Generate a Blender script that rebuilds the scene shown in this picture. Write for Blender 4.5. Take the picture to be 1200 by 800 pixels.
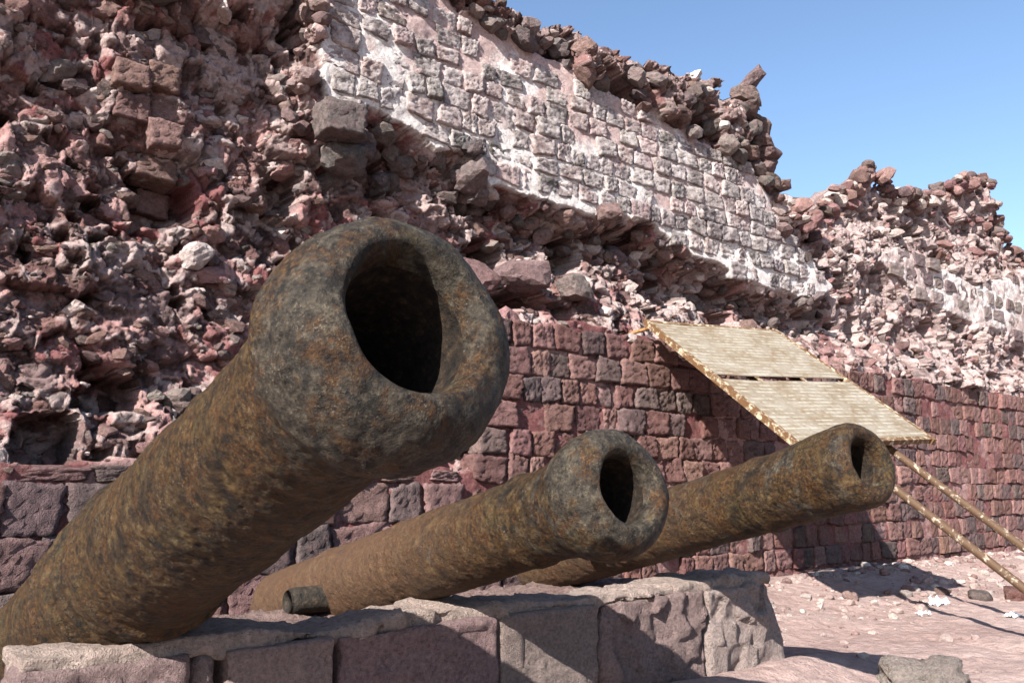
import bpy, math, random
import numpy as np
from mathutils import Vector, Matrix

# ------------------------------------------------------------------ scene, camera, light
for o in list(bpy.data.objects): bpy.data.objects.remove(o)
sc = bpy.context.scene
COL = sc.collection
YAW, PITCH, EYE = math.radians(51), math.radians(9.4), 0.75
cam = bpy.data.cameras.new('camera'); cam.sensor_width = 36; cam.lens = 30.0
cam.clip_start = 0.02; cam.clip_end = 3000
camo = bpy.data.objects.new('camera', cam); COL.objects.link(camo)
camo.location = (0, 0, EYE)
fwd = Vector((math.cos(YAW)*math.cos(PITCH), math.sin(YAW)*math.cos(PITCH), math.sin(PITCH)))
camo.rotation_euler = fwd.to_track_quat('-Z', 'Y').to_euler()
sc.camera = camo

SUN = Vector((-2.7, -1.0, 1.85)).normalized()          # direction towards the sun
w = bpy.data.worlds.new('World'); sc.world = w; w.use_nodes = True
wn = w.node_tree.nodes; wl = w.node_tree.links
sky = wn.new('ShaderNodeTexSky'); sky.sky_type = 'NISHITA'; sky.sun_disc = False
sky.sun_elevation = math.asin(SUN.z); sky.sun_rotation = math.atan2(SUN.x, SUN.y)
sky.air_density = 1.0; sky.dust_density = 0.6; sky.ozone_density = 2.6
bg = wn['Background']; bg.inputs['Strength'].default_value = 0.073
wl.new(sky.outputs[0], bg.inputs[0])
sl = bpy.data.lights.new('sun', 'SUN'); sl.energy = 5.0; sl.angle = math.radians(0.5); sl.color = (1.0, 0.955, 0.89)
so = bpy.data.objects.new('sun', sl); COL.objects.link(so)
so.rotation_euler = (-SUN).to_track_quat('-Z', 'Y').to_euler(); so.location = (-6, -4, 8)
sc.view_settings.view_transform = 'Standard'; sc.view_settings.look = 'None'
sc.view_settings.gamma = 1.0; sc.view_settings.exposure = 1.68
sc.render.engine = 'CYCLES'

rng = np.random.default_rng(7)
random.seed(7)

# ------------------------------------------------------------------ noise in numpy
def _h(ix, iy, iz, s):
    n = (ix.astype(np.int64)*73856093) ^ (iy.astype(np.int64)*19349663) ^ (iz.astype(np.int64)*83492791) ^ (s*2654435761)
    n &= 0xFFFFFFFF
    n = ((n ^ (n >> 16))*0x45d9f3b) & 0xFFFFFFFF
    n = ((n ^ (n >> 16))*0x45d9f3b) & 0xFFFFFFFF
    n = n ^ (n >> 16)
    return n.astype(np.float64)/4294967295.0
def vnoise(x, y, z, s=0):
    ix, iy, iz = np.floor(x), np.floor(y), np.floor(z)
    fx, fy, fz = x-ix, y-iy, z-iz
    fx = fx*fx*fx*(fx*(fx*6-15)+10); fy = fy*fy*fy*(fy*(fy*6-15)+10); fz = fz*fz*fz*(fz*(fz*6-15)+10)
    r = 0
    for a in (0, 1):
        for b in (0, 1):
            for c in (0, 1):
                wgt = (fx if a else 1-fx)*(fy if b else 1-fy)*(fz if c else 1-fz)
                r = r + wgt*_h(ix+a, iy+b, iz+c, s)
    return r*2-1
def fbm(x, y, z, sc_, octs=4, s=0, gain=.5):
    x = np.asarray(x, float)/sc_; y = np.asarray(y, float)/sc_; z = np.asarray(z, float)/sc_
    x, y, z = np.broadcast_arrays(x, y, z)
    r = 0; a = 1; t = 0
    for i in range(octs):
        r = r + a*vnoise(x+i*13.7, y+i*7.3, z+i*3.1, s+i); t += a; a *= gain
        x = x*2.03; y = y*2.03; z = z*2.03
    return r/t
def worley(x, z, sx, sz, s):
    """nearest cell: returns F1, F2, id-randoms and local offset"""
    x = x/sx; z = z/sz
    ix, iz = np.floor(x), np.floor(z)
    f1 = np.full(x.shape, 9.); f2 = np.full(x.shape, 9.); cx = np.zeros(x.shape); cz = np.zeros(x.shape)
    bi = np.zeros(x.shape); bj = np.zeros(x.shape); zero = np.zeros(x.shape)
    for a in (-1, 0, 1):
        for b in (-1, 0, 1):
            px = ix+a+.15+.7*_h(ix+a, iz+b, zero, s); pz = iz+b+.15+.7*_h(ix+a, iz+b, zero+1, s)
            d = np.maximum(np.abs(x-px), np.abs(z-pz))*.6+.4*np.hypot(x-px, z-pz)
            m = d < f1
            f2 = np.where(m, f1, np.minimum(f2, d)); f1 = np.where(m, d, f1)
            cx = np.where(m, px, cx); cz = np.where(m, pz, cz); bi = np.where(m, ix+a, bi); bj = np.where(m, iz+b, bj)
    rnd = [_h(bi, bj, zero+k, s+17) for k in range(2, 7)]
    return f1, f2, rnd, x-cx, z-cz
def smooth(a, b, x):
    t = np.clip((x-a)/(b-a), 0, 1); return t*t*(3-2*t)
def inpoly(x, z, P):
    r = np.zeros(np.shape(x), bool); n = len(P)
    for i in range(n):
        x0, z0 = P[i]; x1, z1 = P[(i+1) % n]
        if z0 == z1: continue
        c = ((z0 > z) != (z1 > z)) & (x < (x1-x0)*(z-z0)/(z1-z0)+x0)
        r ^= c
    return r

# ------------------------------------------------------------------ mesh helpers
def mesh_np(name, V, F, mat, smooth_=True, col=None):
    """V (n,3), F (m,k) same k or list of arrays"""
    me = bpy.data.meshes.new(name)
    V = np.asarray(V, np.float32); me.vertices.add(len(V)); me.vertices.foreach_set('co', V.ravel())
    Fs = F if isinstance(F, list) else [F]
    Fs = [np.asarray(f, np.int32) for f in Fs if len(f)]
    loops = np.concatenate([f.ravel() for f in Fs]); tot = np.concatenate([np.full(len(f), f.shape[1], np.int32) for f in Fs])
    start = np.concatenate([[0], np.cumsum(tot)[:-1]]).astype(np.int32)
    me.loops.add(len(loops)); me.loops.foreach_set('vertex_index', loops)
    me.polygons.add(len(tot)); me.polygons.foreach_set('loop_start', start); me.polygons.foreach_set('loop_total', tot)
    me.polygons.foreach_set('use_smooth', np.full(len(tot), smooth_))
    me.update(calc_edges=True); me.validate()
    if col is not None:
        at = me.color_attributes.new('Col', 'FLOAT_COLOR', 'POINT')
        c = np.ones((len(V), 4), np.float32); c[:, :3] = col; at.data.foreach_set('color', c.ravel())
    if mat: me.materials.append(mat)
    return me
def link(name, me, parent=None, loc=None):
    o = bpy.data.objects.new(name, me); COL.objects.link(o)
    if parent is not None: o.parent = parent
    if loc is not None: o.location = loc
    return o
def empty(name, loc, label=None, cat=None, group=None):
    o = bpy.data.objects.new(name, None); COL.objects.link(o); o.location = loc; o.empty_display_size = .1
    tag(o, label, cat, group); return o
def tag(o, label=None, cat=None, group=None, kind=None):
    if label: o['label'] = label
    if cat: o['category'] = cat
    if group: o['group'] = group
    if kind: o['kind'] = kind
    return o
def gridfaces(nu, nv, wrapu=False):
    """verts index = i*nv + j"""
    i = np.arange(nu if wrapu else nu-1)[:, None]; j = np.arange(nv-1)[None, :]
    i2 = (i+1) % nu
    a = i*nv+j; b = i2*nv+j; c = i2*nv+j+1; d = i*nv+j+1
    return np.stack(np.broadcast_arrays(a, b, c, d), -1).reshape(-1, 4)
def ico(sub):
    import bmesh
    bm = bmesh.new(); bmesh.ops.create_icosphere(bm, subdivisions=sub, radius=1)
    bm.verts.ensure_lookup_table()
    V = np.array([v.co[:] for v in bm.verts]); F = np.array([[v.index for v in f.verts] for f in bm.faces]); bm.free()
    V /= np.linalg.norm(V, axis=1)[:, None]
    return V, F
ICO = {k: ico(k) for k in (2, 3, 4)}
def stone_shape(sub, seed, block=0.5, rough=.05, soft=26):
    """angular stone from random cutting planes; block=1 squared, 0 = free rubble; fits about [-1,1]^3"""
    D, F = ICO[sub]; r = np.random.default_rng(seed)
    N = []; Hh = []
    for ax in range(3):
        for sg in (-1, 1):
            n = np.zeros(3); n[ax] = sg; n += r.normal(0, .05+.28*(1-block), 3); N.append(n/np.linalg.norm(n)); Hh.append(r.uniform(.88, 1.0) if block > .5 else r.uniform(.7, 1.0))
    for _ in range(int(5+8*(1-block))):
        n = r.normal(0, 1, 3); n /= np.linalg.norm(n); N.append(n); Hh.append(r.uniform(1.12, 1.38) if block > .5 else r.uniform(.78, 1.1))
    N = np.array(N); Hh = np.array(Hh)
    q = np.maximum(D@N.T, 1e-4)/Hh
    rad = 1/(np.sum(q**soft, 1)**(1/soft))
    V = D*rad[:, None]
    nz = fbm(V[:, 0], V[:, 1], V[:, 2], .7, 3, seed)*rough*1.6+fbm(V[:, 0], V[:, 1], V[:, 2], .22, 2, seed+5)*rough
    return V*(1+nz)[:, None], F
def euler_m(r, ax=1., ay=1., az=1.):
    return np.array(Matrix.Rotation(r.uniform(-az, az), 3, 'Z') @ Matrix.Rotation(r.uniform(-ay, ay), 3, 'Y') @ Matrix.Rotation(r.uniform(-ax, ax), 3, 'X'))
def rock_box(size, res, seed, amp=.01, rnd=.03, facet=0.0):
    """dense box surface, rounded and worn; centred"""
    sx, sy, sz = size
    Vs = []; Fs = []; off = 0
    def face(o, u, v, nu, nv):
        nonlocal off
        a, b = np.meshgrid(np.linspace(0, 1, nu), np.linspace(0, 1, nv), indexing='ij')
        P = np.array(o)+a[..., None]*np.array(u)+b[..., None]*np.array(v)
        Vs.append(P.reshape(-1, 3)); Fs.append(gridfaces(nu, nv)+off); off += nu*nv
    n = [max(3, int(s/res)+1) for s in size]; h = [s/2 for s in size]
    face((-h[0], -h[1], -h[2]), (sx, 0, 0), (0, 0, sz), n[0], n[2]); face((h[0], h[1], -h[2]), (-sx, 0, 0), (0, 0, sz), n[0], n[2])
    face((-h[0], h[1], -h[2]), (0, -sy, 0), (0, 0, sz), n[1], n[2]); face((h[0], -h[1], -h[2]), (0, sy, 0), (0, 0, sz), n[1], n[2])
    face((-h[0], -h[1], h[2]), (sx, 0, 0), (0, sy, 0), n[0], n[1]); face((h[0], -h[1], -h[2]), (-sx, 0, 0), (0, sy, 0), n[0], n[1])
    V = np.concatenate(Vs); F = np.concatenate(Fs)
    # weld
    key = np.round(V/1e-5).astype(np.int64); _, idx, inv = np.unique(key, axis=0, return_index=True, return_inverse=True)
    V = V[idx]; F = inv.ravel()[F]
    hv = np.array(h); rr = min(rnd, min(h)*.9)
    q = np.clip(V, -(hv-rr), hv-rr); d = V-q; L = np.linalg.norm(d, axis=1)+1e-9
    V = np.where((L > rr)[:, None], q+d/L[:, None]*rr, V); N = np.where((L > 1e-6)[:, None], d/L[:, None], 0)
    k = seed*3.3
    disp = amp*(fbm(V[:, 0]+k, V[:, 1], V[:, 2], .22, 3, seed)*1.2+fbm(V[:, 0]+k, V[:, 1], V[:, 2], .05, 3, seed+3)*.7)
    if facet:
        f1, f2, rn, dx, dz = worley(V[:, 0]+V[:, 1]+k, V[:, 2]+k, .09, .09, seed)
        disp = disp+facet*((rn[0]-.5)+(rn[1]-.5)*dx*2+(rn[2]-.5)*dz*2)
    return V+N*disp[:, None], F
def tube_np(P, R, n=14):
    P = np.array(P, float); R = np.broadcast_to(np.asarray(R, float), (len(P),)); V = []
    for i in range(len(P)):
        t = P[min(i+1, len(P)-1)]-P[max(i-1, 0)]; t /= np.linalg.norm(t)
        a = np.cross(t, [0.13, .2, .97]); a /= np.linalg.norm(a); b = np.cross(t, a)
        th = np.linspace(0, 2*np.pi, n, endpoint=False)
        V.append(P[i]+R[i]*(np.cos(th)[:, None]*a+np.sin(th)[:, None]*b))
    V = np.array(V).transpose(1, 0, 2).reshape(-1, 3); m = len(P)
    F = gridfaces(n, m, True); caps = [np.array([[k*m for k in range(n)]]), np.array([[k*m+m-1 for k in range(n)][::-1]])]
    return V, [F]+caps

# ------------------------------------------------------------------ materials
class NT:
    def __init__(s, name):
        s.m = bpy.data.materials.new(name); s.m.use_nodes = True; s.t = s.m.node_tree; s.n = s.t.nodes; s.b = s.n['Principled BSDF']
        s.tc = s.n.new('ShaderNodeTexCoord')
    def link(s, a, b): s.t.links.new(a, b)
    def node(s, kind, **kw):
        n = s.n.new(kind)
        for k, v in kw.items(): setattr(n, k, v)
        return n
    def noise(s, scale, detail=6, rough=.6, vec=None, dist=0.):
        n = s.node('ShaderNodeTexNoise'); n.inputs['Scale'].default_value = scale; n.inputs['Detail'].default_value = detail
        n.inputs['Roughness'].default_value = rough; n.inputs['Distortion'].default_value = dist
        s.link(vec or s.tc.outputs['Object'], n.inputs['Vector']); return n.outputs['Fac']
    def voro(s, scale, vec=None, feature='F1'):
        n = s.node('ShaderNodeTexVoronoi', feature=feature); n.inputs['Scale'].default_value = scale
        s.link(vec or s.tc.outputs['Object'], n.inputs['Vector']); return n
    def ramp(s, fac, stops, interp='LINEAR'):
        n = s.node('ShaderNodeValToRGB'); e = n.color_ramp; e.interpolation = interp
        while len(e.elements) < len(stops): e.elements.new(.5)
        for el, (p, c) in zip(e.elements, stops):
            el.position = p; el.color = (c, c, c, 1) if isinstance(c, (int, float)) else (*c, 1)
        s.link(fac, n.inputs[0]); return n.outputs[0]
    def mix(s, f, a, b, mode='MIX'):
        n = s.node('ShaderNodeMix', data_type='RGBA', blend_type=mode)
        for k, v in ((0, f), (6, a), (7, b)):
            if isinstance(v, (int, float)): n.inputs[k].default_value = v if k == 0 else (v, v, v, 1)
            elif isinstance(v, tuple): n.inputs[k].default_value = (*v, 1)
            else: s.link(v, n.inputs[k])
        return n.outputs[2]
    def math(s, op, a, b=0.):
        n = s.node('ShaderNodeMath', operation=op)
        for k, v in ((0, a), (1, b)):
            if isinstance(v, (int, float)): n.inputs[k].default_value = v
            else: s.link(v, n.inputs[k])
        return n.outputs[0]
    def mapping(s, scale=(1, 1, 1), rot=(0, 0, 0)):
        n = s.node('ShaderNodeMapping'); n.inputs['Scale'].default_value = scale; n.inputs['Rotation'].default_value = rot
        s.link(s.tc.outputs['Object'], n.inputs['Vector']); return n.outputs[0]
    def bump(s, h, dist, strength=1., prev=None):
        n = s.node('ShaderNodeBump'); n.inputs['Distance'].default_value = dist; n.inputs['Strength'].default_value = strength
        s.link(h, n.inputs['Height'])
        if prev: s.link(prev, n.inputs['Normal'])
        return n.outputs[0]
    def out(s, col, rough=.9, nrm=None, spec=.25, metal=0.):
        if isinstance(col, tuple): s.b.inputs['Base Color'].default_value = (*col, 1)
        else: s.link(col, s.b.inputs['Base Color'])
        if isinstance(rough, (int, float)): s.b.inputs['Roughness'].default_value = rough
        else: s.link(rough, s.b.inputs['Roughness'])
        s.b.inputs['Specular IOR Level'].default_value = spec; s.b.inputs['Metallic'].default_value = metal
        if nrm: s.link(nrm, s.b.inputs['Normal'])
        return s.m

def mat_attr(name, objcol=False, grain=55., dirt=(.33, .19, .18), dirt_amt=.35, bumpd=.006, pits=True, gain=.56, contrast=1.):
    """stone / mortar: base colour per vertex (Col) or per object, mottled, dusty, pitted"""
    T = NT(name)
    if objcol: src = T.node('ShaderNodeObjectInfo').outputs['Color']
    else:
        a = T.node('ShaderNodeVertexColor'); a.layer_name = 'Col'; src = a.outputs[0]
    geo = T.node('ShaderNodeNewGeometry'); P = geo.outputs['Position']
    n1 = T.noise(grain*.25, 5, .65, P); n2 = T.noise(grain, 6, .7, P); n3 = T.noise(grain*4, 3, .6, P)
    c = T.mix(1., src, T.ramp(n2, [(.25, .42), (.5, .95), (.75, 1.5)]), 'MULTIPLY')
    c = T.mix(T.math('MULTIPLY', T.ramp(n1, [(.42, 0.), (.66, 1.)]), dirt_amt), c, dirt)
    c = T.mix(T.math('MULTIPLY', T.ramp(n3, [(.62, 0.), (.72, 1.)]), .35), c, (.55, .43, .40))
    c = T.mix(1., c, gain, 'MULTIPLY')
    h = T.math('ADD', T.math('MULTIPLY', n2, 1.), T.math('MULTIPLY', n3, .35))
    nb = T.bump(h, bumpd*1.8)
    if pits:
        v = T.voro(grain*1.3, P); nb = T.bump(T.ramp(v.outputs['Distance'], [(0., 0.), (.35, 1.)]), bumpd*.6, .6, nb)
    return T.out(c, .93, nb, .15)

def mat_cannon(name, muzzle_y, dust=0., grey=(.6, .12), off=0., tone=.43):
    """corroded cast iron; grey scale on the muzzle giving way to brown rust behind it"""
    T = NT(name); geo = T.node('ShaderNodeNewGeometry'); P0 = geo.outputs['Position']
    mp = T.node('ShaderNodeMapping'); mp.inputs['Location'].default_value = (off, off*.3, 0); T.link(P0, mp.inputs[0]); P = mp.outputs[0]
    sp = T.node('ShaderNodeSeparateXYZ'); T.link(P0, sp.inputs[0])
    def rng_(a, b):
        f = T.node('ShaderNodeMapRange'); f.inputs[1].default_value = a; f.inputs[2].default_value = b; T.link(sp.outputs[1], f.inputs[0]); return f.outputs[0]
    big = T.noise(5., 6, .65, P, .4); mid = T.noise(26., 8, .72, P, .3); fine = T.noise(110., 6, .72, P); vfine = T.noise(300., 3, .6, P)
    c = T.ramp(mid, [(.36, (.007, .004, .002)), (.46, (.030, .016, .006)), (.54, (.080, .046, .016)), (.64, (.170, .108, .042))])
    c = T.mix(T.ramp(big, [(.42, 0.), (.60, .85)]), c, T.ramp(fine, [(.36, (.014, .006, .002)), (.50, (.072, .034, .009)), (.63, (.19, .098, .028))]))
    gn = T.math('ADD', T.noise(7., 8, .76, P, .7), T.math('MULTIPLY', T.math('SUBTRACT', 1., rng_(muzzle_y+.10, muzzle_y+.34)), (grey[0]-grey[1])*.42))
    g = T.ramp(gn, [(.62-grey[1]*.42, 0.), (.70-grey[1]*.42, 1.)])
    c = T.mix(T.math('MULTIPLY', g, .8), c, T.ramp(T.mix(.55, fine, mid), [(.38, (.010, .008, .007)), (.46, (.042, .036, .030)), (.54, (.105, .090, .070)), (.63, (.24, .205, .155))]))
    rust = T.ramp(T.noise(12., 8, .74, P, .4), [(.49, 0.), (.58, 1.)])
    c = T.mix(T.math('MULTIPLY', rust, .85), c, T.ramp(fine, [(.38, (.020, .007, .002)), (.55, (.105, .042, .010)), (.68, (.20, .098, .026))]))
    ol = T.ramp(T.noise(6., 6, .7, P, .2), [(.54, 0.), (.66, 1.)]); c = T.mix(T.math('MULTIPLY', ol, .5), c, T.ramp(fine, [(.38, (.020, .016, .006)), (.62, (.125, .105, .040))]))
    pale = T.ramp(vfine, [(.57, 0.), (.64, 1.)]); spots = T.ramp(T.noise(20., 5, .7, P), [(.46, 0.), (.60, 1.)])
    c = T.mix(T.math('MULTIPLY', T.math('MULTIPLY', pale, spots), .55), c, (.36, .29, .20))
    dark = T.ramp(T.noise(34., 7, .74, P), [(.52, 0.), (.62, 1.)]); c = T.mix(T.math('MULTIPLY', dark, .8), c, (.006, .005, .004))
    if dust:      # windblown dust settled on the rear of the barrel
        dd = T.math('MULTIPLY', rng_(1.75, 2.5), T.ramp(fine, [(.2, .55), (.7, 1.)])); c = T.mix(T.math('MULTIPLY', dd, dust), c, (.27, .15, .095))
    c = T.mix(1., c, tone, 'MULTIPLY')
    nb = T.bump(mid, .008); nb = T.bump(fine, .0045, 1., nb); nb = T.bump(vfine, .0018, .9, nb)
    v = T.voro(40., P); nb = T.bump(T.ramp(v.outputs['Distance'], [(.05, 0.), (.4, 1.)]), .003, .7, nb)
    return T.out(c, T.ramp(fine, [(.35, .55), (.65, .85)]), nb, .22)

def mat_ground():
    T = NT('dusty_ground'); geo = T.node('ShaderNodeNewGeometry'); P = geo.outputs['Position']
    n1 = T.noise(1.6, 6, .6, P); n2 = T.noise(16., 6, .65, P); n3 = T.noise(120., 4, .7, P)
    c = T.ramp(n1, [(.3, (.27, .185, .166)), (.5, (.345, .248, .224)), (.7, (.39, .295, .268))])
    c = T.mix(1., c, T.ramp(n2, [(.3, .72), (.6, 1.08)]), 'MULTIPLY'); c = T.mix(1., c, T.ramp(n3, [(.25, .7), (.55, 1.), (.8, 1.2)]), 'MULTIPLY')
    nb = T.bump(n3, .008); nb = T.bump(n2, .035, .9, nb)
    return T.out(c, .95, nb, .1)

def mat_rust_paint(name, paint=(.62, .55, .40), rust=(.27, .12, .035), amt=.5, scale=28.):
    T = NT(name); geo = T.node('ShaderNodeNewGeometry'); P = geo.outputs['Position']
    n = T.noise(scale, 6, .68, P, .3); f = T.noise(scale*5, 4, .7, P)
    c = T.mix(T.ramp(n, [(amt-.06, 0.), (amt+.06, 1.)]), T.mix(f, (rust[0]*.5, rust[1]*.45, rust[2]*.4), rust), T.mix(f, paint, tuple(p*1.15 for p in paint)))
    nb = T.bump(n, .002); return T.out(c, .7, nb, .3)

def mat_sheet():
    """sun-bleached sign sheet: faint lines of vanished print and rust staining"""
    T = NT('faded_sign_sheet'); P = T.tc.outputs['Object']
    s = T.node('ShaderNodeSeparateXYZ'); T.link(P, s.inputs[0])
    rows = T.math('FRACT', T.math('MULTIPLY', s.outputs[1], 27.)); rowid = T.math('FLOOR', T.math('MULTIPLY', s.outputs[1], 27.))
    cv = T.node('ShaderNodeCombineXYZ'); T.link(T.math('MULTIPLY', s.outputs[0], 6.), cv.inputs[0]); T.link(T.math('MULTIPLY', rowid, 7.31), cv.inputs[1])
    seg = T.noise(1., 4, .75, cv.outputs[0])
    line = T.math('MULTIPLY', T.ramp(rows, [(.30, 0.), (.40, 1.), (.62, 1.), (.72, 0.)]), T.ramp(seg, [(.44, 0.), (.54, 1.)]))
    st = T.noise(2.6, 6, .65, T.mapping((1.2, 2.4, 1))); st2 = T.noise(30., 5, .7, P)
    c = T.mix(T.ramp(st, [(.35, 0.), (.65, 1.)]), (.225, .200, .160), (.150, .112, .072))
    c = T.mix(T.math('MULTIPLY', line, .55), c, (.36, .34, .285))
    c = T.mix(1., c, T.ramp(st2, [(.25, .72), (.6, 1.06)]), 'MULTIPLY')
    c = T.mix(T.ramp(T.noise(11., 6, .75, P), [(.55, 0.), (.70, .85)]), c, (.13, .07, .03))
    return T.out(c, .6, T.bump(st2, .0008), .3)

M = {}
M['core'] = mat_attr('wall_mortar', False, 60., (.36, .185, .175), .30, .007)
M['stone_o'] = mat_attr('wall_stone', True, 45., (.36, .22, .21), .32, .006)
M['stone_v'] = mat_attr('wall_rubble', False, 55., (.36, .22, .21), .30, .005, False)
M['stone_f'] = mat_attr('face_stone', True, 45., (.86, .76, .73), .75, .006)
M['block'] = mat_attr('plinth_stone', True, 85., (.50, .36, .33), .35, .010)
M['bed'] = mat_attr('plinth_mortar', True, 60., (.50, .38, .33), .45, .012)
M['ground'] = mat_ground()
M['sheet'] = mat_sheet()
M['frame'] = mat_rust_paint('rusty_painted_frame', (.33, .28, .20), (.125, .065, .028), .56)
M['leg'] = mat_rust_paint('rusty_painted_leg', (.30, .26, .20), (.085, .048, .026), .60, 34.)
M['plain_rust'] = mat_rust_paint('bare_rust', (.26, .13, .05), (.18, .085, .03), .5, 30.)
M['litter'] = NT('white_litter').out((.60, .62, .64), .5, None, .4)

# ------------------------------------------------------------------ the ground
def ground_z(X, Y):
    X = np.asarray(X, float); Y = np.asarray(Y, float); z0 = X*0+Y*0
    near = np.exp(-((X-4)/14)**2-((Y-2)/14)**2)
    z = .10*smooth(2.5, 3.6, Y)*np.where(X > -5, 1, 1)+near*(.035*fbm(X, Y, z0, 1.3, 3, 31)+.018*fbm(X, Y, z0, .25, 3, 32)+.006*fbm(X, Y, z0, .05, 2, 33))
    z = z+.05*np.exp(-((Y-2.05)/.16)**2)*smooth(.2, .6, X)*(1-smooth(3.3, 3.7, X))
    return z
def axis_pts(lo, hi, step, far):
    c = np.arange(lo, hi, step); out = [hi]; s = step
    while out[-1] < far: s *= 1.22; out.append(out[-1]+s)
    inn = [lo]; s = step
    while inn[-1] > -far: s *= 1.22; inn.append(inn[-1]-s)
    return np.concatenate([np.array(inn[:0:-1]), c, np.array(out)])
gx = axis_pts(2.4, 9.0, .022, 900); gy = axis_pts(.9, 3.9, .022, 900)
GX, GY = np.meshgrid(gx, gy, indexing='ij'); GZ = ground_z(GX, GY)
go = link('ground', mesh_np('ground', np.stack([GX, GY, GZ], -1).reshape(-1, 3), gridfaces(len(gx), len(gy)), M['ground']))
tag(go, 'dusty pinkish bare ground in front of the wall', 'ground', kind='structure')

# ------------------------------------------------------------------ the wall: shape functions (metres along the wall X, height Z)
TOP = np.array([(-6, 3.9), (0, 3.75), (1.2, 3.8), (2.45, 3.74), (3.03, 3.60), (3.54, 3.66), (4.02, 3.62), (4.56, 3.68), (5.20, 3.83), (5.45, 3.72), (5.64, 3.50), (5.80, 3.22), (5.92, 2.98), (6.53, 3.10), (7.19, 3.46), (7.7, 3.80), (8.27, 3.68), (8.92, 3.76), (9.25, 3.95), (9.92, 4.20), (10.5, 4.36), (10.66, 4.0), (10.96, 3.64), (11.42, 3.40), (13, 3.3), (16, 3.5), (24, 3.1)])
FACE_A = [(1.80, 4.3), (1.81, 3.13), (1.84, 2.76), (1.94, 2.49), (2.07, 2.48), (2.11, 2.73), (2.35, 2.67), (2.55, 2.63), (2.76, 2.65), (2.92, 2.48), (3.35, 2.47), (3.79, 2.48), (4.28, 2.53), (4.64, 2.40), (5.22, 2.29), (5.71, 2.23), (6.37, 2.26), (6.59, 2.40), (6.04, 2.68), (5.80, 2.95), (5.42, 3.22), (4.68, 3.28), (3.97, 3.38), (3.36, 3.44), (2.69, 3.50), (2.40, 3.60), (2.3, 4.3)]
FACE_B = [(7.50, 2.80), (8.0, 2.66), (8.95, 2.45), (10.92, 2.40), (16, 2.45), (24, 2.4), (24, 2.9), (16, 3.0), (11.3, 3.32), (10.4, 3.05), (9.6, 2.85), (8.6, 2.95), (7.9, 3.0)]
YD, YF, YR = 3.66, 3.80, 3.98
def ledge(X):
    z = np.where(X < 2.55, .815, np.where(X < 3.1, .815+.85*smooth(2.62, 3.12, X), 1.665))
    return z
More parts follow.
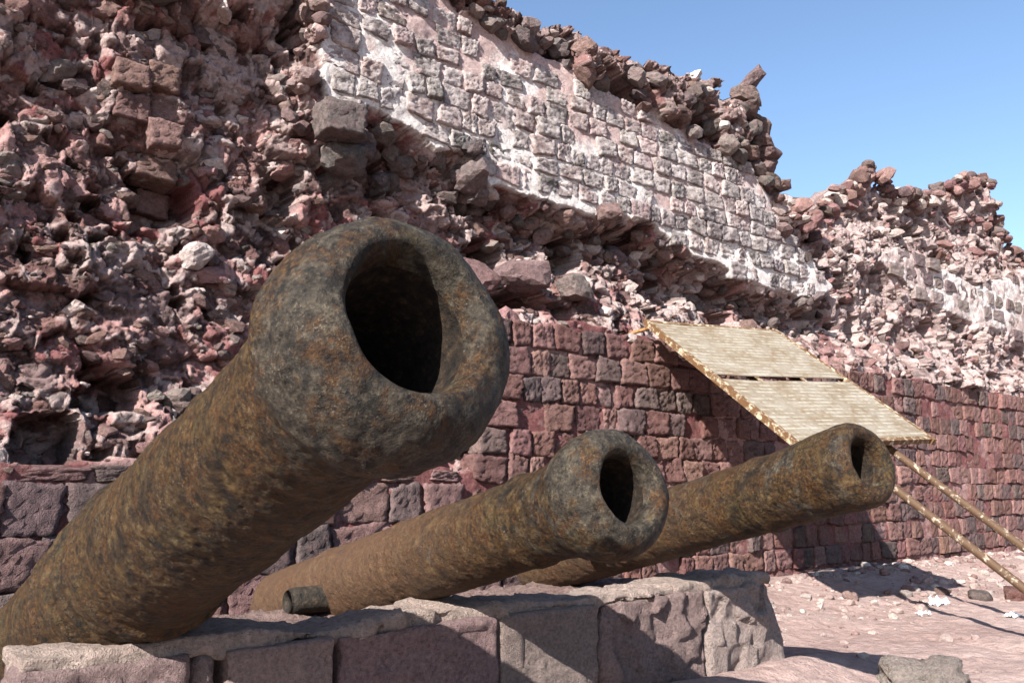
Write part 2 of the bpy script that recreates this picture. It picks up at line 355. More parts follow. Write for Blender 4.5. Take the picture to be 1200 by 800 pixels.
def wall_y(X, Z, full=True):
    """front surface Y and colour of the mortar body"""
    zero = X*0
    wx = X+.035*fbm(X, Z, zero, .16, 3, 1); wz = Z+.035*fbm(X, Z, zero, .16, 3, 2)
    A = inpoly(wx, wz, FACE_A); B = inpoly(wx, wz, FACE_B)
    wl_ = Z+.07*fbm(X, Z, zero, .35, 4, 3)
    D = wl_ < ledge(X+.05*fbm(X, Z, zero, .2, 2, 4))
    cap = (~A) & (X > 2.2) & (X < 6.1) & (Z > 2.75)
    # broken rubble core
    big = fbm(X, Z, zero, .75, 3, 11)
    R = np.full(X.shape, YR)+.07*big; damp = 1-.75*smooth(4.2, 7., X)
    cols = []
    for i, (s, a, sd) in enumerate(((.33, .075, 21), (.150, .040, 22), (.075, .022, 23), (.036, .012, 24), (.018, .005, 25))):
        f1, f2, rn, dx, dz = worley(wx+.25*s*fbm(X, Z, zero, s, 2, 40+i), wz+.25*s*fbm(X, Z, zero, s, 2, 50+i), s*1.2, s, sd)
        if i > 2: a = a*damp
        R = R-a*((rn[0]-.5)*1.3+(rn[1]-.5)*dx*1.6+(rn[2]-.55)*dz*1.8)+a*.35*smooth(.10, 0., f2-f1)
        if i == 0:
            hole = (rn[3] < .24) & (f1 < .33)
        if i == 1: id1 = rn; g1 = f2-f1
        if i == 3: id3 = rn
        if i == 2: id2 = rn; hole2 = (rn[3] < .13) & (f1 < .38); g2 = f2-f1
    R = R+.26*hole+.14*hole2
    R = R+.040*fbm(X, Z, zero, .12, 5, 12, .62)
    # below the intact face the core is eaten back
    over = inpoly(X, Z+.30, FACE_A) | inpoly(X, Z+.15, FACE_A)
    R = R+np.where(over, .03, 0.)
    # projecting shaggy mass at the upper left, slumped rubble above the lower ledge
    R = R-.09*smooth(2.98, 3.10, Z+.10*big)*(1-smooth(1.45, 1.8, X))
    R = R-.20*smooth(.45, .0, Z-ledge(X))*(X > 2.4)-.10*smooth(.5, .0, Z-ledge(X))*(X <= 2.4)
    R = np.where(cap, R-.22, R)
    far = smooth(6.0, 7.2, X); R = R-.10*far+.14*far*smooth(2.2, 3.9, Z)
    # coursed masonry body (the stones themselves are separate)
    fd = YD+.006+.015*fbm(X, Z, zero, .09, 4, 13)+.03*fbm(X, Z, zero, .8, 2, 14)
    fa = YF+.012*fbm(X, Z, zero, .10, 4, 15)+.035*fbm(X, Z, zero, .9, 2, 16)
    fb = YF+.06+.025*fbm(X, Z, zero, .10, 4, 17)
    nn = fbm(X, Z, zero, .09, 3, 18)
    def under(P, n=6, dz=.022): return np.maximum(sum(inpoly(wx, wz+k*dz, P).astype(float) for k in range(1, n+1))/n, sum(inpoly(wx+k*dz, wz, P).astype(float) for k in range(1, n+1))/n)
    mA = smooth(.25, .95, under(FACE_A)+.45*nn); mB = smooth(.25, .95, under(FACE_B)+.45*nn)
    R = R+(fa+.05-R)*mA*(fa < R); R = R+(fb+.03-R)*mB*(fb < R)
    Y = np.where(D, fd, np.where(A, fa, np.where(B, fb, R)))
    if not full: return Y, A, B, D
    # colour
    red = np.array([.31, .120, .118]); pink = np.array([.62, .385, .36]); cream = np.array([.67, .535, .505]); white = np.array([.82, .77, .74])
    dk = np.array([.12, .078, .072]); brn = np.array([.25, .143, .125]); gry = np.array([.27, .205, .20])
    n = fbm(X, Z, zero, .35, 4, 61)[..., None]; n2 = fbm(X, Z, zero, .06, 3, 62)[..., None]; n3 = fbm(X, Z, zero, 1.1, 3, 63)[..., None]
    c = red+(pink-red)*smooth(-.25, .35, n+.4*n2)
    pale = .15+.36*smooth(2.4, 4.6, X)+.15*smooth(1.6, 2.6, Z)-.12*smooth(1.0, .2, X)
    k = id1[0]; cell = np.where((k < .22)[..., None], dk, np.where((k < .5)[..., None], brn, np.where((k < .62)[..., None], gry, np.where((k > 1-.8*pale)[..., None], cream, c))))
    c = c+(cell-c)*.8*(id1[4] < .75)[..., None]
    k2 = id2[0]; c = np.where((k2 < .12)[..., None], dk*1.1, np.where((k2 > 1-.7*pale)[..., None], cream*.97, c))
    c = c+(pink-c)*.55*smooth(.06, 0., g1)[..., None]
    k3 = id3[0]; c = np.where((k3 < .16)[..., None], c*.45, np.where((k3 > .86)[..., None], c+(np.array([.62, .47, .44])-c)*.75, c))
    c = c+(cream-c)*.5*smooth(.25, .6, n3+.4*n2)*(.6+.4*smooth(3., 5., X))[..., None]
    pw = pink*.75+white*.40
    ca = pw+(white*1.4-pw)*smooth(-.20, .22, n*.7+n3*.5+.25*n2+.65*smooth(.50, .10, Z-np.interp(X, [1.8, 2.6, 3.3, 4.6, 5.7, 6.6], [2.5, 2.62, 2.48, 2.40, 2.23, 2.3]))[..., None]-.22+.25*smooth(4.2, 5.6, X)[..., None]+.3*smooth(2.5, 2.0, X)[..., None])
    cd = red*.85+(pink*.82-red*.85)*smooth(-.1, .5, n+.5*n2)
    cb = cream*1.1+(white*1.35-cream*1.1)*smooth(-.3, .3, n+n2)
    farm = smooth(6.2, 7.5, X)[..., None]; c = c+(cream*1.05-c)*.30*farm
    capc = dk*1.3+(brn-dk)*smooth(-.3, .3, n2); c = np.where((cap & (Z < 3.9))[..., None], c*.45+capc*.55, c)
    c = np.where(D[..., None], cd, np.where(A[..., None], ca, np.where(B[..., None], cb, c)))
    return Y, A, B, D, c

wall = empty('ruined_wall', (6.0, 4.2, 0.1), 'long ruined rubble wall of red stone, part coursed, part stripped to its core', 'wall')
WO = np.array(wall.location)
xs = np.concatenate([np.arange(-5, .1, .05), np.arange(.1, 4.2, .0088)])
x = xs[-1]; ex = []
while x < 13: x += .0088+.0024*(x-4.2); ex.append(x)
while x < 24: x += .09; ex.append(x)
xs = np.concatenate([xs, np.array(ex)])
NR = 430
vv = np.linspace(0, 1, NR)
H = np.interp(xs, TOP[:, 0], TOP[:, 1])+.05*fbm(xs, xs*0, xs*0, .22, 3, 71)+.05*(worley(xs, xs*0, .16, .16, 72)[2][0]-.5)-.13*smooth(6.0, 6.5, xs)
XX, VV = np.meshgrid(xs, vv, indexing='ij'); ZZ = -.12+(H[:, None]+.12)*VV
Yw, mA, mB, mD, Cw = wall_y(XX, ZZ)
loose = ~(mA | mB | mD)
Xd = XX+np.where(loose, .022*fbm(XX, ZZ, XX*0, .07, 3, 81)*(XX > 0), 0); Zd = ZZ+np.where(loose, .022*fbm(XX, ZZ, XX*0, .07, 3, 82), 0)*(VV > .02)
front = np.stack([Xd, Yw, Zd], -1)
tops = []
for k, t in enumerate(np.linspace(.05, 1., 16)):
    y = Yw[:, -1]+t*(5.15-Yw[:, -1]); zz = H+.10*fbm(xs, y, xs*0, .3, 3, 83)+.06*fbm(xs, y, xs*0, .08, 2, 84)-.10*t
    tops.append(np.stack([xs, y, zz], -1))
for zf in (.66, .33, 0.): tops.append(np.stack([xs, xs*0+5.2+.05*fbm(xs, xs*0+zf, xs*0, .4, 2, 85), H*zf-.1], -1))
tops = np.stack(tops, 1)
V = np.concatenate([front, tops], 1); nrow = V.shape[1]
Ct = np.repeat((Cw[:, -1:, :]*.5+np.array([.2, .13, .12])*.5), tops.shape[1], 1); Call = np.concatenate([Cw, Ct], 1)
F = gridfaces(len(xs), nrow)
wc = link('mortar_core', mesh_np('mortar_core', V.reshape(-1, 3)-WO, F, M['core'], True, Call.reshape(-1, 3)), wall)
lv = np.concatenate([loose, np.ones((len(xs), tops.shape[1]), bool)], 1).ravel()


# stones of the wall --------------------------------------------------------
BLK = []; RUB = []; LOWR = []
def r_taper(v, seed):
    q = np.random.default_rng(seed); a = q.uniform(-.14, .14, 4)
    return np.stack([1+a[0]*v[:, 2]+a[1]*v[:, 1]*.4, np.ones(len(v)), 1+a[2]*v[:, 0]+a[3]*v[:, 1]*.4], -1)
for k in range(14):
    v, f = rock_box((2., 2., 2.), .2, 100+k, .10, .09, .10); v = v*r_taper(v, 100+k); BLK.append(mesh_np('squared_stone', v, f, M['stone_o'], True))
for k in range(14):
    v, f = stone_shape(3, 200+k, .25, .09, 70); RUB.append(mesh_np('broken_stone', v, f, M['stone_o'], False))
LOWB = [(lambda vf, k: (vf[0]*r_taper(vf[0], k), np.concatenate([vf[1][:, [0, 1, 2]], vf[1][:, [0, 2, 3]]])))(rock_box((2., 2., 2.), .5, 300+k, .10, .10, .08), 300+k) for k in range(10)]
LOWR = [stone_shape(2, 330+k, .2, .09, 60) for k in range(12)]
def put(name, me, x, y, z, sx, sy, sz, rot, col):
    o = bpy.data.objects.new(name, me); COL.objects.link(o); o.parent = wall
    o.location = (x-WO[0], y-WO[1], z-WO[2]); o.scale = (sx, sy, sz); o.rotation_euler = rot; o.color = (*col, 1)
    return o
def face_mat(me):
    c = me.copy(); c.materials[0] = M['stone_f']; return c
class Merge:
    def __init__(s): s.V = []; s.F = []; s.C = []; s.n = 0
    def add(s, vf, pos, scl, R, col):
        v, f = vf; v = (v*np.array(scl))@np.asarray(R).T+np.array(pos)
        s.V.append(v); s.F.append(f+s.n); s.C.append(np.tile(col, (len(v), 1))); s.n += len(v)
    def mesh(s, name, mat, sm=False, origin=(0, 0, 0)):
        return mesh_np(name, np.concatenate(s.V)-np.array(origin), np.concatenate(s.F), mat, sm, np.concatenate(s.C))
def seen(x, y, z):
    """apparent size weight: 1/distance from the viewer's usual place in front of the guns"""
    return 1/math.sqrt(x*x+y*y+(z-EYE)**2)
r = np.random.default_rng(11)
def jit(c, a=.14, h=.012):
    k = 1+r.normal(0, a); return tuple(float(np.clip(v*k+r.normal(0, h*.35), .02, .9)) for v in c)
# --- intact face: coursed stones in white mortar
BLKF = [face_mat(m_) for m_ in BLK]
cands = []
z = 2.16
row = 0
while z < 3.75:
    hgt = r.uniform(.092, .118); x = 1.83+r.uniform(0, .12)
    while x < 6.7:
        wd = r.uniform(.095, .19)*(1. if x < 4.5 else 1.12)
        cands.append((x+wd/2, z+hgt/2, wd, hgt)); x += wd+r.uniform(.012, .032)
    z += hgt+r.uniform(.013, .024)
ca = np.array(cands)
ok = inpoly(ca[:, 0]-.02, ca[:, 1], FACE_A) & inpoly(ca[:, 0]+.03, ca[:, 1], FACE_A) & inpoly(ca[:, 0], ca[:, 1]-.03, FACE_A)
yy, _, _, _ = wall_y(ca[:, 0], ca[:, 1], False)
Htop = np.interp(ca[:, 0], TOP[:, 0], TOP[:, 1])
nface = 0
for (x, z, wd, hg), o_, y, ht in zip(cands, ok, yy, Htop):
    if not o_ or z > ht-.25 or r.random() < .06 or nface >= 300: continue
    kind = r.random()
    col = (.36, .305, .295) if kind < .5 else (.42, .315, .30) if kind < .8 else (.22, .19, .18)
    pro = r.normal(0, .007)
    put('facing_stone', BLKF[r.integers(len(BLKF))], x, YF+.070+pro+.035*float(fbm(np.array([x]), np.array([z]), np.array([0.]), .9, 2, 16)[0]), z+.0, wd/2*r.uniform(1.0, 1.08), .082, hg/2*r.uniform(.98, 1.08),
        (r.normal(0, .06), r.normal(0, .07), r.normal(0, .07)), jit(col, .2)); nface += 1
# --- lower coursed masonry
cs = []
for zone in (0, 1):
    z = -.02
    while z < (.80 if zone == 0 else 1.62):
        hgt = r.uniform(.122, .140) if zone == 1 else r.uniform(.16, .19)
        if zone == 0 and z+hgt > .84: hgt = .815-z
        x = (-.6 if zone == 0 else 2.62)+r.uniform(0, .1)
        if zone == 1 and z > .78: x += .10*min(1, (z-.78)/.5+.3)
        xe = 2.6 if zone == 0 else 16.
        while x < xe:
            wd = r.uniform(.10, .22) if zone == 1 else r.uniform(.15, .27)
            cs.append((x+wd/2, z+hgt/2, wd, hgt)); x += wd+r.uniform(.016, .03)
        z += hgt+r.uniform(.014, .024)
def vis_lower(x, z):
    return 0.3 < x < 14 and z > .05
cs = [c for c in cs if c[0] > -.6]
wgt = [seen(c[0], YD, c[1])*math.sqrt(c[2]*c[3])*(YD/math.hypot(c[0], YD)) if vis_lower(c[0], c[1]) else 0 for c in cs]
order = np.argsort(-np.array(wgt)); mg = Merge()
for rank, i in enumerate(order):
    x, z, wd, hg = cs[i]
    if r.random() < .03: continue
    k = r.random()
    col = (.225, .115, .100) if k < .45 else (.275, .155, .138) if k < .75 else (.15, .105, .10)
    if x < 2.6: col = tuple(a*.75+b*.25 for a, b in zip(col, (.16, .13, .14)))
    yb = YD+.03*float(fbm(np.array([x]), np.array([z]), np.array([0.]), .8, 2, 14)[0])+.074+r.normal(0, .010)
    rot = (r.normal(0, .04), r.normal(0, .05), r.normal(0, .05))
    sc3 = (wd/2*r.uniform(1.02, 1.09), .088, hg/2*r.uniform(1.02, 1.10))
    if rank < 300: put('course_stone', BLK[r.integers(len(BLK))], x, yb, z, *sc3, rot, jit(col, .15))
    else: mg.add(LOWB[r.integers(len(LOWB))], (x, yb, z), sc3, np.eye(3), jit(col, .15))
o = link('far_course_stones', mg.mesh('far_course_stones', M['stone_v'], False, WO), wall); tag(o, kind='stuff')
# --- white-mortared patch on the far stretch
mg = Merge(); z = 2.35
while z < 3.4:
    x = 7.4
    while x < 18:
        wd = r.uniform(.14, .30)
        if inpoly(np.array([x+wd/2]), np.array([z+.07]), FACE_B)[0] and r.random() < .8:
            mg.add(LOWB[r.integers(len(LOWB))], (x+wd/2, YF+.135+r.normal(0, .012), z+.07), (wd/2*.95, .085, .062), np.eye(3), jit((.33, .27, .25) if r.random() < .6 else (.2, .15, .145)))
        x += wd+r.uniform(.035, .07)
    z += .17
# --- broken core: big stones as objects, small ones joined
special = []
for i, (x, z) in enumerate([(1.10, 2.62), (1.13, 2.485), (1.12, 2.35), (1.135, 2.22), (1.15, 2.095), (.93, 2.58), (.96, 2.46)]):
    special.append((x+r.normal(0, .012), z, r.uniform(.14, .19) if i < 5 else .15, r.uniform(.11, .135), 'b', (.23, .142, .122), -.03+r.normal(0, .015)))
special += [(1.90, 2.56, .22, .17, 'b', (.17, .14, .13), .13), (1.99, 2.42, .26, .18, 'r', (.15, .13, .12), .10), (2.82, 2.50, .20, .15, 'r', (.19, .15, .14), .06),
            (1.30, 1.80, .17, .12, 'r', (.62, .52, .49), .02), (2.9, 1.95, .28, .18, 'r', (.26, .15, .14), .06), (3.2, 1.98, .30, .2, 'r', (.22, .16, .15), .05), (3.0, 1.62, .26, .2, 'r', (.36, .2, .19), .05),
            (3.55, 1.95, .22, .17, 'r', (.2, .16, .15), .05), (1.0, 3.05, .3, .2, 'r', (.12, .11, .1), .05)]
pts = []
for x, z, wd, hg, kd, col, pr in special: pts.append((x, z, wd, hg, kd, col, pr, 9))
# capping stones along the broken top
x = 2.1
while x < 6.0:
    ht = float(np.interp(x, TOP[:, 0], TOP[:, 1]))
    lo = float(np.interp(x, [2.1, 2.7, 3.4, 4.0, 4.7, 5.4, 5.8], [3.62, 3.52, 3.46, 3.40, 3.30, 3.25, 3.0]))
    z = lo
    while z < ht-.03:
        wd = r.uniform(.09, .20); k = r.random()
        col = (.125, .108, .10) if k < .4 else (.21, .135, .115) if k < .75 else (.26, .21, .195)
        if x > 4.85 and 3.45 < z < 3.78 and k > .35: col = (.60, .55, .52); wd *= .75
        pts.append((x+r.normal(0, .07), z+r.normal(0, .02), wd, wd*r.uniform(.5, .75), 'r', col, r.uniform(-.02, .05), 5))
        z += r.uniform(.08, .13)
    x += r.uniform(.11, .17)
x = 6.0
while x < 12:
    ht = float(np.interp(x, TOP[:, 0], TOP[:, 1]))
    for k in range(3):
        wd = r.uniform(.09, .20); pts.append((x+r.normal(0, .05), ht-r.uniform(-.03, .16), wd, wd*r.uniform(.55, .8), 'r', [(.24, .13, .12), (.33, .2, .18), (.55, .46, .42), (.15, .11, .10)][r.integers(4)], r.uniform(-.04, .05), 6))
    x += .10
# ragged end of the tall stretch
for z in np.arange(2.75, 3.9, .10):
    xx = float(np.interp(z, [2.98, 3.22, 3.50, 3.72], [5.92, 5.80, 5.64, 5.45])); pts.append((xx-.05+r.normal(0, .04), z, r.uniform(.16, .26), r.uniform(.1, .15), 'r', (.17, .12, .11), .02, 5))
for i in range(3, 17):
    (xa, za), (xb, zb) = FACE_A[i], FACE_A[i+1] if i < 16 else FACE_A[16]
    for k in range(int(math.hypot(xb-xa, zb-za)/.045)+2):
        t = r.random(); sz = r.uniform(.05, .17)
        pts.append((xa+(xb-xa)*t, za+(zb-za)*t-.26*r.random()**1.4, sz, sz*r.uniform(.6, .8), 'r', (.15, .125, .12) if r.random() < .6 else (.22, .14, .125), r.uniform(-.05, .05), 5))
for k in range(34):
    sz = r.uniform(.05, .14); pts.append((1.79-abs(r.normal(0, .05)), 2.5+1.2*r.random(), sz, sz*r.uniform(.6, .9), 'r', (.2, .14, .13) if r.random() < .6 else (.42, .3, .28), r.uniform(0, .12), 5))
n_rand = 0
while n_rand < 4000:
    x = .15+(12.5-.15)*r.random()**1.6; ht = float(np.interp(x, TOP[:, 0], TOP[:, 1])); lz = float(ledge(np.array([x]))[0])
    z = lz-.02+(ht+.03-lz)*r.random()
    if inpoly(np.array([x]), np.array([z]), FACE_A)[0] or (x > 7.4 and inpoly(np.array([x]), np.array([z]), FACE_B)[0]): continue
    n_rand += 1
    s = .022+.095*r.random()**3.2
    if x > 5.5: s *= 1.25
    k = r.random(); pale = .10+.30*smooth(2.2, 4.4, x)+.08*smooth(1.8, 2.6, z)
    col = (.66, .54, .50) if k < pale else (.115, .082, .078) if k < pale+.18 else (.205, .128, .110) if k < pale+.46 else (.33, .19, .18) if k < pale+.66 else (.235, .195, .18)
    if x > 9.1 and z > 3.1 and k < .85: col = (.17, .095, .088) if k < .5 else (.24, .13, .12)
    pts.append((x, z, s*1.25, s*r.uniform(.6, .95), 'r', col, r.uniform(-.70, -.15)*s, 0))
P = np.array([(p[0], p[1]) for p in pts]); ys, _, _, _ = wall_y(P[:, 0], P[:, 1], False)
wgt = [(p[7]*10 if p[7] == 9 else 0)+seen(p[0], 4, p[1])*p[2] for p in pts]
order = np.argsort(-np.array(wgt)); nr = 0
for i in order:
    x, z, wd, hg, kd, col, pr, pri = pts[i]
    y = float(ys[i])-pr
    if pri == 0 and y > 4.12 and r.random() < .75: continue
    if pri in (5, 9): y = float(np.clip(y, YF-.05, YR+.1)) if pri == 5 else y
    if nr < 300 and x < 9:
        if kd == 'b': put('rubble_stone', BLK[r.integers(len(BLK))], x, y, z, wd/2, .09, hg/2, (r.normal(0, .06), r.normal(0, .06), r.normal(0, .1)), jit(col, .1))
        else: put('rubble_stone', RUB[r.integers(len(RUB))], x, y, z, wd/2, wd*.45, hg/2, (r.normal(0, .35), r.normal(0, .3), r.uniform(-.8, .8)), jit(col))
        nr += 1
    else:
        mg.add(LOWR[r.integers(len(LOWR))], (x, y, z), (wd/2, wd*.45, hg/2), euler_m(r, .5, .4, 1.5), jit(col))
o = link('small_rubble', mg.mesh('small_rubble', M['stone_v'], False, WO), wall); tag(o, kind='stuff')

# ------------------------------------------------------------------ plinth carrying the guns
pl = empty('cannon_plinth', (1.76, 2.36, 0.0), 'low pink stone block plinth with mortar top under the cannon barrels', 'plinth')
PO = np.array(pl.location)
joints = [.375, .735, .815, 1.115, 1.655, 2.085, 2.64, 3.14]
pc = [(.40, .27, .265), (.44, .33, .31), (.50, .37, .335), (.36, .245, .235), (.46, .345, .32), (.39, .265, .25), (.52, .41, .375)]
for i in range(7):
    x0, x1 = joints[i]+.006, joints[i+1]-.006
    if i == 1:
        for k, (za, zb) in enumerate(((-.06, .12), (.13, .25), (.26, .345))):
            v, f = rock_box((x1-x0, .20, zb-za), .012, 50+k, .012, .03, .01); o = link('block', mesh_np('block', v, f, M['block']), pl, Vector((((x0+x1)/2, 2.215, (za+zb)/2)))-Vector(PO)); o.color = (*jit(pc[i]), 1)
        continue
    v, f = rock_box((x1-x0, .22, .41), .010, 60+i, .010, .010, .020 if i in (5, 6) else .005)
    if i == 6:   # weathered, rounded end block
        k = smooth(.05, .25, v[:, 0])*smooth(-.1, .2, v[:, 2]); v[:, 0] -= .06*k; v[:, 1] += .05*k
    o = link('block', mesh_np('block', v, f, M['block']), pl, Vector(((x0+x1)/2, 2.215+r.uniform(-.006, .006), .146))-Vector(PO)); o.color = (*jit(pc[i], .05), 1)
v, f = rock_box((2.69, .195, .05), .0105, 77, .012, .012, .016)
wob = fbm(v[:, 0], v[:, 1], v[:, 2], .11, 3, 78)
v[:, 1] += np.where(v[:, 1] < -.15, .035*wob, 0); v[:, 2] += np.where(v[:, 2] < 0, .03*wob, .02*fbm(v[:, 0], v[:, 1], v[:, 1]*0, .3, 3, 79))
o = link('mortar_bed', mesh_np('mortar_bed', v, f, M['bed']), pl, Vector((1.72, 2.218, .358))-Vector(PO)); o.color = (.60, .47, .41, 1)
v, f = rock_box((2.45, .72, .40), .02, 80, .02, .03, .02)
o = link('rubble_fill', mesh_np('rubble_fill', v, f, M['bed']), pl, Vector((1.80, 2.67, .10))-Vector(PO)); o.color = (.33, .22, .20, 1)

# ------------------------------------------------------------------ guns
def cannon(label, muzzle, through, length, prof, bore, mats, seed, amp, nseg, step, wear, trun=None, dent=0., group='old iron cannons on the plinth'):
    m = np.array(muzzle); ax = np.array(through)-m; ax /= np.linalg.norm(ax)      # ax points from muzzle to breech
    side = np.cross(ax, [0, 0, 1]); side /= np.linalg.norm(side); up = np.cross(side, ax)
    tb = (2.2-m[1])/ax[1]; base = m+ax*tb-up*np.interp(tb, *zip(*prof)); base[2] = min(base[2], .40)
    root = empty('cannon', base, label, 'cannon', group)
    ps, pr = np.array(prof).T
    def pipe(path, name, mat, closed=False):
        # path: (s, r) polyline densely resampled
        path = np.array(path); seg = np.hypot(*np.diff(path, axis=0).T); cum = np.concatenate([[0], np.cumsum(seg)])
        n = max(6, int(cum[-1]/step)); t = np.linspace(0, cum[-1], n); s = np.interp(t, cum, path[:, 0]); rr = np.interp(t, cum, path[:, 1])
        if name == 'muzzle':
            kk = np.exp(-.5*(np.arange(-8, 9)*cum[-1]/n/.012)**2); kk /= kk.sum()
            s = np.convolve(np.pad(s, 8, mode='edge'), kk, 'valid'); rr = np.convolve(np.pad(rr, 8, mode='edge'), kk, 'valid')
        th = np.linspace(0, 2*np.pi, nseg, endpoint=False)
        S, TH = np.meshgrid(s, th, indexing='ij'); S = S.T; TH = TH.T; RR = np.broadcast_to(rr, S.shape)
        cx, cy = np.cos(TH), np.sin(TH)
        px, py = cx*np.maximum(RR, .02), cy*np.maximum(RR, .02)
        cr = fbm(px+seed, py, S, .045, 3, seed+6)
        nz = fbm(px+seed, py, S, .16, 4, seed)*1.0+fbm(px+seed, py, S, .03, 3, seed+4)*.5+(.30-np.abs(cr))*.30-.16*smooth(.20, .36, fbm(px, py+seed, S, .022, 2, seed+7))
        lowang = fbm(cx*.9+seed*3, cy*.9, S*1.5, 1.0, 2, seed+8)
        S2bore = lambda S_, R_: (R_ < bore*1.12) & (S_ < 1.0)
        R2 = RR+amp*nz*np.where(S2bore(S, RR), .35, 1.)+wear*lowang*np.exp(-np.maximum(S, 0)/.12)*np.clip(RR/.08, 0, 1)
        S2 = S+np.exp(-np.maximum(S, 0)/.05)*(amp*.9*fbm(px, py+seed, S, .09, 3, seed+9)+wear*.8*fbm(cx+seed, cy, cx*0, 1.1, 2, seed+10))
        S2 = S2+dent*np.exp(-((np.angle(np.exp(1j*(TH+.55))))/.42)**2)*np.exp(-np.maximum(S, 0)/.045)*(RR > bore*.9)
        Pw = m+S2[..., None]*ax+R2[..., None]*(cx[..., None]*side+cy[..., None]*up)
        F = gridfaces(nseg, n, True)
        return link(name, mesh_np(name, Pw.reshape(-1, 3)-base, F[:, ::-1], mat), root)
    def fine(a, b):
        q = np.unique(np.concatenate([np.linspace(a, b, 700), ps[(ps >= a) & (ps <= b)]]))
        # smooth interpolation of the profile
        rr = np.interp(q, ps, pr); k = np.array([1, 2, 3, 2, 1])/9.
        rr2 = np.convolve(np.pad(rr, 2, mode='edge'), k, 'valid'); return list(zip(q, rr2))
    cut = wearcut = ps[np.argmin(np.where((ps > .12), pr, 9))]
    cut = max(cut, .18)
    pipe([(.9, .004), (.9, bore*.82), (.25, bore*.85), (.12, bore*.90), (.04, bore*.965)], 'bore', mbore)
    mz = [(.05, bore*.945), (.04, bore*.95), (.025, bore*.97), (.010, bore*1.02), (-.002, bore*1.08), (-.006, bore*.5+pr[0]*.47), (-.004, pr[0]*.95)]
    mz += [p for p in fine(0.0, cut+.03)]
    pipe(mz, 'muzzle', mats[0])
    br = [(cut+.005, np.interp(cut, ps, pr)-.006)]+[p for p in fine(cut+.012, length)]+[(length+.03, pr[-1]*.8), (length+.06, pr[-1]*.45), (length+.065, .004)]
    pipe(br, 'barrel', mats[1])
    # cascabel knob
    q = np.linspace(0, 1, 14); kn = [(length+.02+.14*t, .03+.035*math.sin(math.pi*min(1, max(0, (t-.25)/.75)))) for t in q]+[(length+.2, .003)]
    pipe(kn, 'cascabel', mats[1])
    if trun:
        ts, tr, tl, drop = trun
        for sg in (-1, 1):
            c0 = m+ax*ts-up*drop; r0 = np.interp(ts, ps, pr)
            P_ = [c0+side*sg*(r0*.75+tl*k) for k in np.linspace(0, .93, 8)]+[c0+side*sg*(r0*.75+tl)]
            v, f = tube_np(P_, [tr]*8+[tr*.86], 28)
            v = v+.004*np.stack([fbm(v[:, 0], v[:, 1], v[:, 2], .05, 3, k) for k in range(3)], -1)
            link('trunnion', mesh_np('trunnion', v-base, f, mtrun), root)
    return root
mc1 = mat_cannon('iron_grey_to_rust', .91, 0., (.82, .04), 0.)
mc2 = mat_cannon('iron_mottled_dusty', 1.40, .50, (.60, .06), 4.3); mc3 = mat_cannon('iron_dull', 1.30, .30, (.30, .18), 6.1)
T_ = NT('iron_trunnion_painted_shade'); n_ = T_.noise(45., 7, .72); mtrun = T_.out(T_.ramp(n_, [(.35, (.006, .005, .004)), (.55, (.028, .020, .013)), (.7, (.07, .05, .03))]), .75, T_.bump(n_, .012), .35)  # shade beside the barrel painted into the trunnion iron as near-black
T_ = NT('iron_bore_painted_shade'); bn_ = T_.noise(60., 7, .72); mbore = T_.out(T_.ramp(bn_, [(.35, (.005, .004, .004)), (.55, (.020, .014, .010)), (.68, (.055, .036, .02))]), .85, T_.bump(bn_, .010), .15)  # shade inside the bore is put into its colour, near-black
cannon('largest rusty cannon in the foreground with wide dark bore', (.627, .975, .977), (.65, 2.21, .560), 2.62,
       [(0, .135), (.014, .158), (.036, .176), (.065, .187), (.10, .193), (.13, .191), (.155, .179), (.175, .164), (.20, .155), (.24, .152), (.31, .153), (.50, .158), (.9, .172), (1.20, .184), (1.21, .195), (1.235, .195), (1.245, .184), (1.34, .186), (1.35, .196), (1.365, .186), (1.42, .188), (1.43, .200), (1.455, .200), (1.465, .189), (1.60, .191), (1.61, .203), (1.64, .203), (1.65, .192), (2.2, .20), (2.62, .205)],
       .106, (mc1, mc1), 3, .0080, 300, .0046, .007, dent=.016)
cannon('middle cannon with flared muzzle and pinkish dusty rear barrel', (1.49, 1.40, .74), (1.54, 2.46, .483), 2.12,
       [(0, .112), (.010, .132), (.03, .148), (.06, .157), (.10, .158), (.14, .148), (.18, .132), (.23, .122), (.30, .119), (.355, .120), (.365, .127), (.385, .127), (.395, .121), (.8, .130), (1.0, .133), (1.01, .138), (1.03, .138), (1.04, .133), (1.55, .141), (1.56, .148), (1.59, .148), (1.60, .142), (2.12, .150)],
       .084, (mc2, mc2), 11, .0055, 210, .0065, .005, (1.47, .046, .15, .045))
cannon('slimmest cannon, farthest along the plinth, muzzle just below the sign board', (2.40, 1.30, .808), (2.50, 1.98, .645), 1.85,
       [(0, .105), (.012, .120), (.04, .129), (.10, .128), (.20, .123), (.30, .120), (.385, .119), (.395, .125), (.425, .125), (.435, .119), (.8, .126), (1.3, .132), (1.85, .138)],
       .070, (mc3, mc3), 23, .0055, 180, .0065, .006, (1.2, .045, .1, .02))

# ------------------------------------------------------------------ leaning sign board
TL = np.array([3.94, 3.55, 1.74]); Wd = 1.20; Ln = 1.35
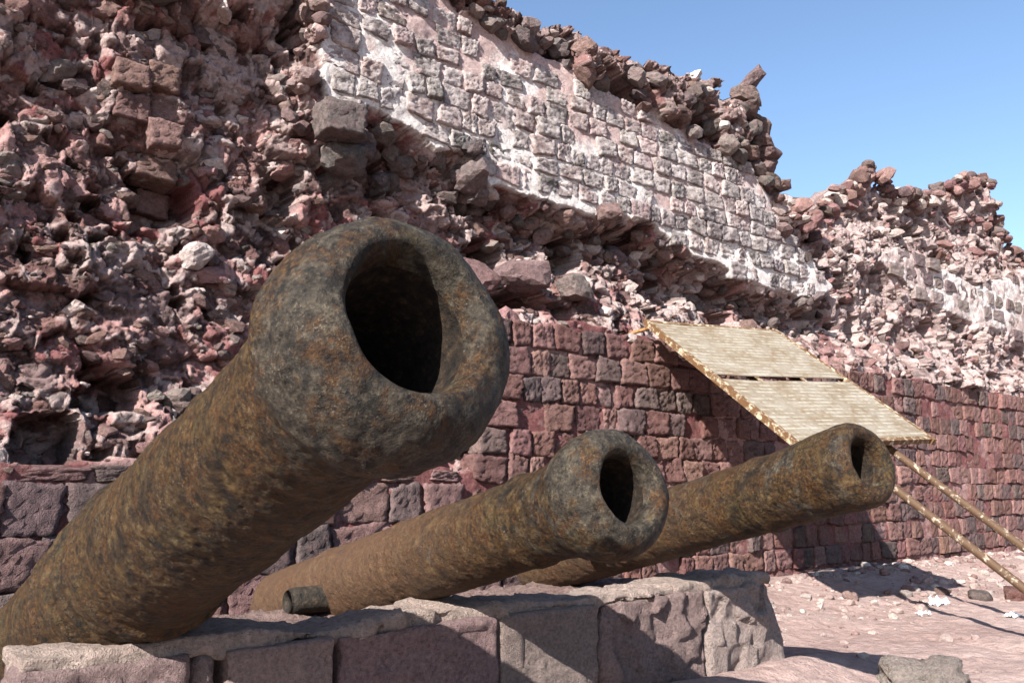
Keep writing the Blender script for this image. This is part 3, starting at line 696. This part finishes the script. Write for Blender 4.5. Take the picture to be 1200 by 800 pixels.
# fit of the near corners of the board: lower edge towards the viewer
bu = np.array([1., -.12, .045]); bu /= np.linalg.norm(bu); bv = np.array([0, -1.08, -.793]); bv -= bu*(bu@bv); bv /= np.linalg.norm(bv); bn = np.cross(bu, bv); bn = -bn if bn[2] < 0 else bn
sign = empty('sign_board', TL+bv*(Ln+1.0), 'bleached two-sheet sign board on a rusty frame leaning against the wall', 'sign')
SO = np.array(sign.location)
Rm = Matrix((bu, -bv, bn)).transposed().to_euler()
def board_pt(a, b, c=0.): return TL+bu*a+bv*b+bn*c
def plank(name, a0, a1, b0, b1, th, mat, c=0., bend=0., n=2):
    a, b = np.meshgrid(np.linspace(0, a1-a0, n), np.linspace(0, b1-b0, n), indexing='ij')
    zt = bend*fbm(a+a0*3, b+b0*5, a*0, .35, 2, 91)
    tp = np.stack([a, -b, zt+th/2], -1).reshape(-1, 3); bt = np.stack([a, -b, zt-th/2], -1).reshape(-1, 3)
    f = gridfaces(n, n); k = n*n
    rim = [i*n for i in range(n)]+[(n-1)*n+j for j in range(1, n)]+[i*n+n-1 for i in range(n-2, -1, -1)]+[j for j in range(n-2, 0, -1)]
    side = np.array([[rim[i], rim[i]+k, rim[(i+1) % len(rim)]+k, rim[(i+1) % len(rim)]] for i in range(len(rim))])
    o = link(name, mesh_np(name, np.concatenate([tp, bt]), [f[:, ::-1], f+k, side], mat, False), sign)
    o.location = Vector(board_pt(a0, b0, c)-SO); o.rotation_euler = Rm; return o
plank('sign_sheet', .022, Wd-.022, .03, .665, .004, M['sheet'], .012, .006, 24)
plank('sign_sheet', .022, Wd-.022, .715, 1.318, .004, M['sheet'], .012, .006, 24)
for a in (0., Wd-.03): plank('side_rail', a, a+.03, -.01, Ln+.01, .035, M['frame'], 0.)
for b in (.0, Ln-.03): plank('cross_rail', .031, Wd-.031, b, b+.03, .032, M['frame'], -.001)
plank('cross_rail', .031, Wd-.031, .672, .700, .02, M['plain_rust'], -.035)
for a in (.35, .75): plank('sheet_tab', a, a+.03, .65, .73, .004, M['frame'], .006)
for a, b0 in ((.50, .2), (.89, .2)):
    P0 = board_pt(a, b0, -.075); e = board_pt(a, Ln+.3, -.075); tl = (P0[2]-.03)/-bv[2]
    v, f = tube_np([P0+bv*t for t in np.linspace(0, tl, 20)], .021, 16)
    lg = link('leg', mesh_np('leg', v-SO, f, M['leg']), sign)
    for b in (Ln-.06, .5):
        c0 = board_pt(a, b, -.075); v, f = tube_np([c0, board_pt(a, b, -.02)], .014, 10); link('bracket', mesh_np('bracket', v-SO, f, M['plain_rust']), lg)
for a in (.10, Wd-.10):
    c0 = board_pt(a, .02, -.01); v, f = tube_np([c0, c0+np.array([0, .28, -.02])], .012, 10); link('wall_pin', mesh_np('wall_pin', v-SO, f, M['plain_rust']), sign)

# ------------------------------------------------------------------ loose things on the ground
def loose_stone(name, label, cat, x, y, size, col, seed, block=.2, group=None, sink=.25, sub=4, rot=0., rough=.07):
    v, f = stone_shape(sub, seed, block, rough, 26); v = v*np.array(size)/2
    z = float(ground_z(np.array([x]), np.array([y]))[0])
    v[:, 2] += size[2]/2-sink*size[2]
    o = link(name, mesh_np(name, v, f, M['block']), None, (x, y, z)); o.rotation_euler = (0, 0, rot); o.color = (*col, 1)
    tag(o, label, cat, group); return o
loose_stone('stone', 'rough grey stone lying on the ground at the bottom edge beyond the plinth', 'stone', 3.08, 1.50, (.32, .26, .19), (.40, .34, .30), 401, .1, rough=.22)
loose_stone('brick', 'dark red broken brick lying on the ground below the sign legs', 'brick', 6.25, 2.42, (.30, .16, .10), (.22, .10, .085), 402, .9, rot=.4)
sp = [(5.9, 2.75, .10, (.24, .15, .13), 'small brown stone beside the white litter'), (5.62, 2.86, .07, (.55, .46, .42), 'pale pebble-like stone left of the white litter'), (5.1, 2.95, .09, (.40, .27, .24), 'pinkish stone near the wall foot behind the plinth'),
      (6.0, 2.55, .12, (.15, .12, .11), 'dark stone on the ground between litter and red brick')]
for i, (x, y, s, c, lb) in enumerate(sp): loose_stone('stone', lb, 'stone', x, y, (s*1.3, s, s*.7), c, 410+i, .2, 'loose stones on the ground', sub=3, rot=i)
def litter(x, y, s, seed, label):
    n = 14; a, b = np.meshgrid(np.linspace(-1, 1, n), np.linspace(-1, 1, n), indexing='ij')
    h = np.abs(fbm(a, b, a*0, .6, 3, seed))*1.1; e = 1+.25*fbm(a, b, a*0+3, .9, 2, seed)
    z = float(ground_z(np.array([x]), np.array([y]))[0])
    V = np.stack([a*e*s, b*e*s*.7, h*s*.9+.006], -1).reshape(-1, 3); V2 = V-np.array([0, 0, .004]); f = gridfaces(n, n)
    o = link('litter', mesh_np('litter', np.concatenate([V, V2]), [f[:, ::-1], f+n*n], M['litter'], False), None, (x, y, z)); tag(o, label, 'litter', 'scraps of white litter')
litter(5.52, 2.62, .075, 5, 'largest crumpled white litter scrap on the ground below the sign')
litter(5.10, 2.50, .04, 6, 'small white litter scrap nearer the plinth than the others')
litter(5.32, 2.10, .04, 7, 'white litter scrap lying farthest right near the photo edge')
mg = Merge()
for i in range(1500):
    x = r.uniform(2.6, 9.5); y = r.choice([r.uniform(1.0, 3.6), r.normal(2.85, .22), r.normal(2.85, .22), 3.55-abs(r.normal(0, .12)), 3.55-abs(r.normal(0, .12))])
    if x < 3.3 and y > 1.95 and y < 2.75: continue
    s = .005+.035*r.random()**4; z = float(ground_z(np.array([x]), np.array([y]))[0]); k = r.random()
    mg.add(LOWR[i % 12], (x, y, z+s*.2), (s*1.2, s, s*.7), euler_m(r, .3, .3, 3), jit((.50, .38, .345) if k < .5 else (.30, .19, .175) if k < .8 else (.62, .55, .5)))
o = link('gravel', mg.mesh('gravel', M['stone_v'], False)); tag(o, 'scattered small gravel on the dusty ground', 'gravel', kind='stuff')
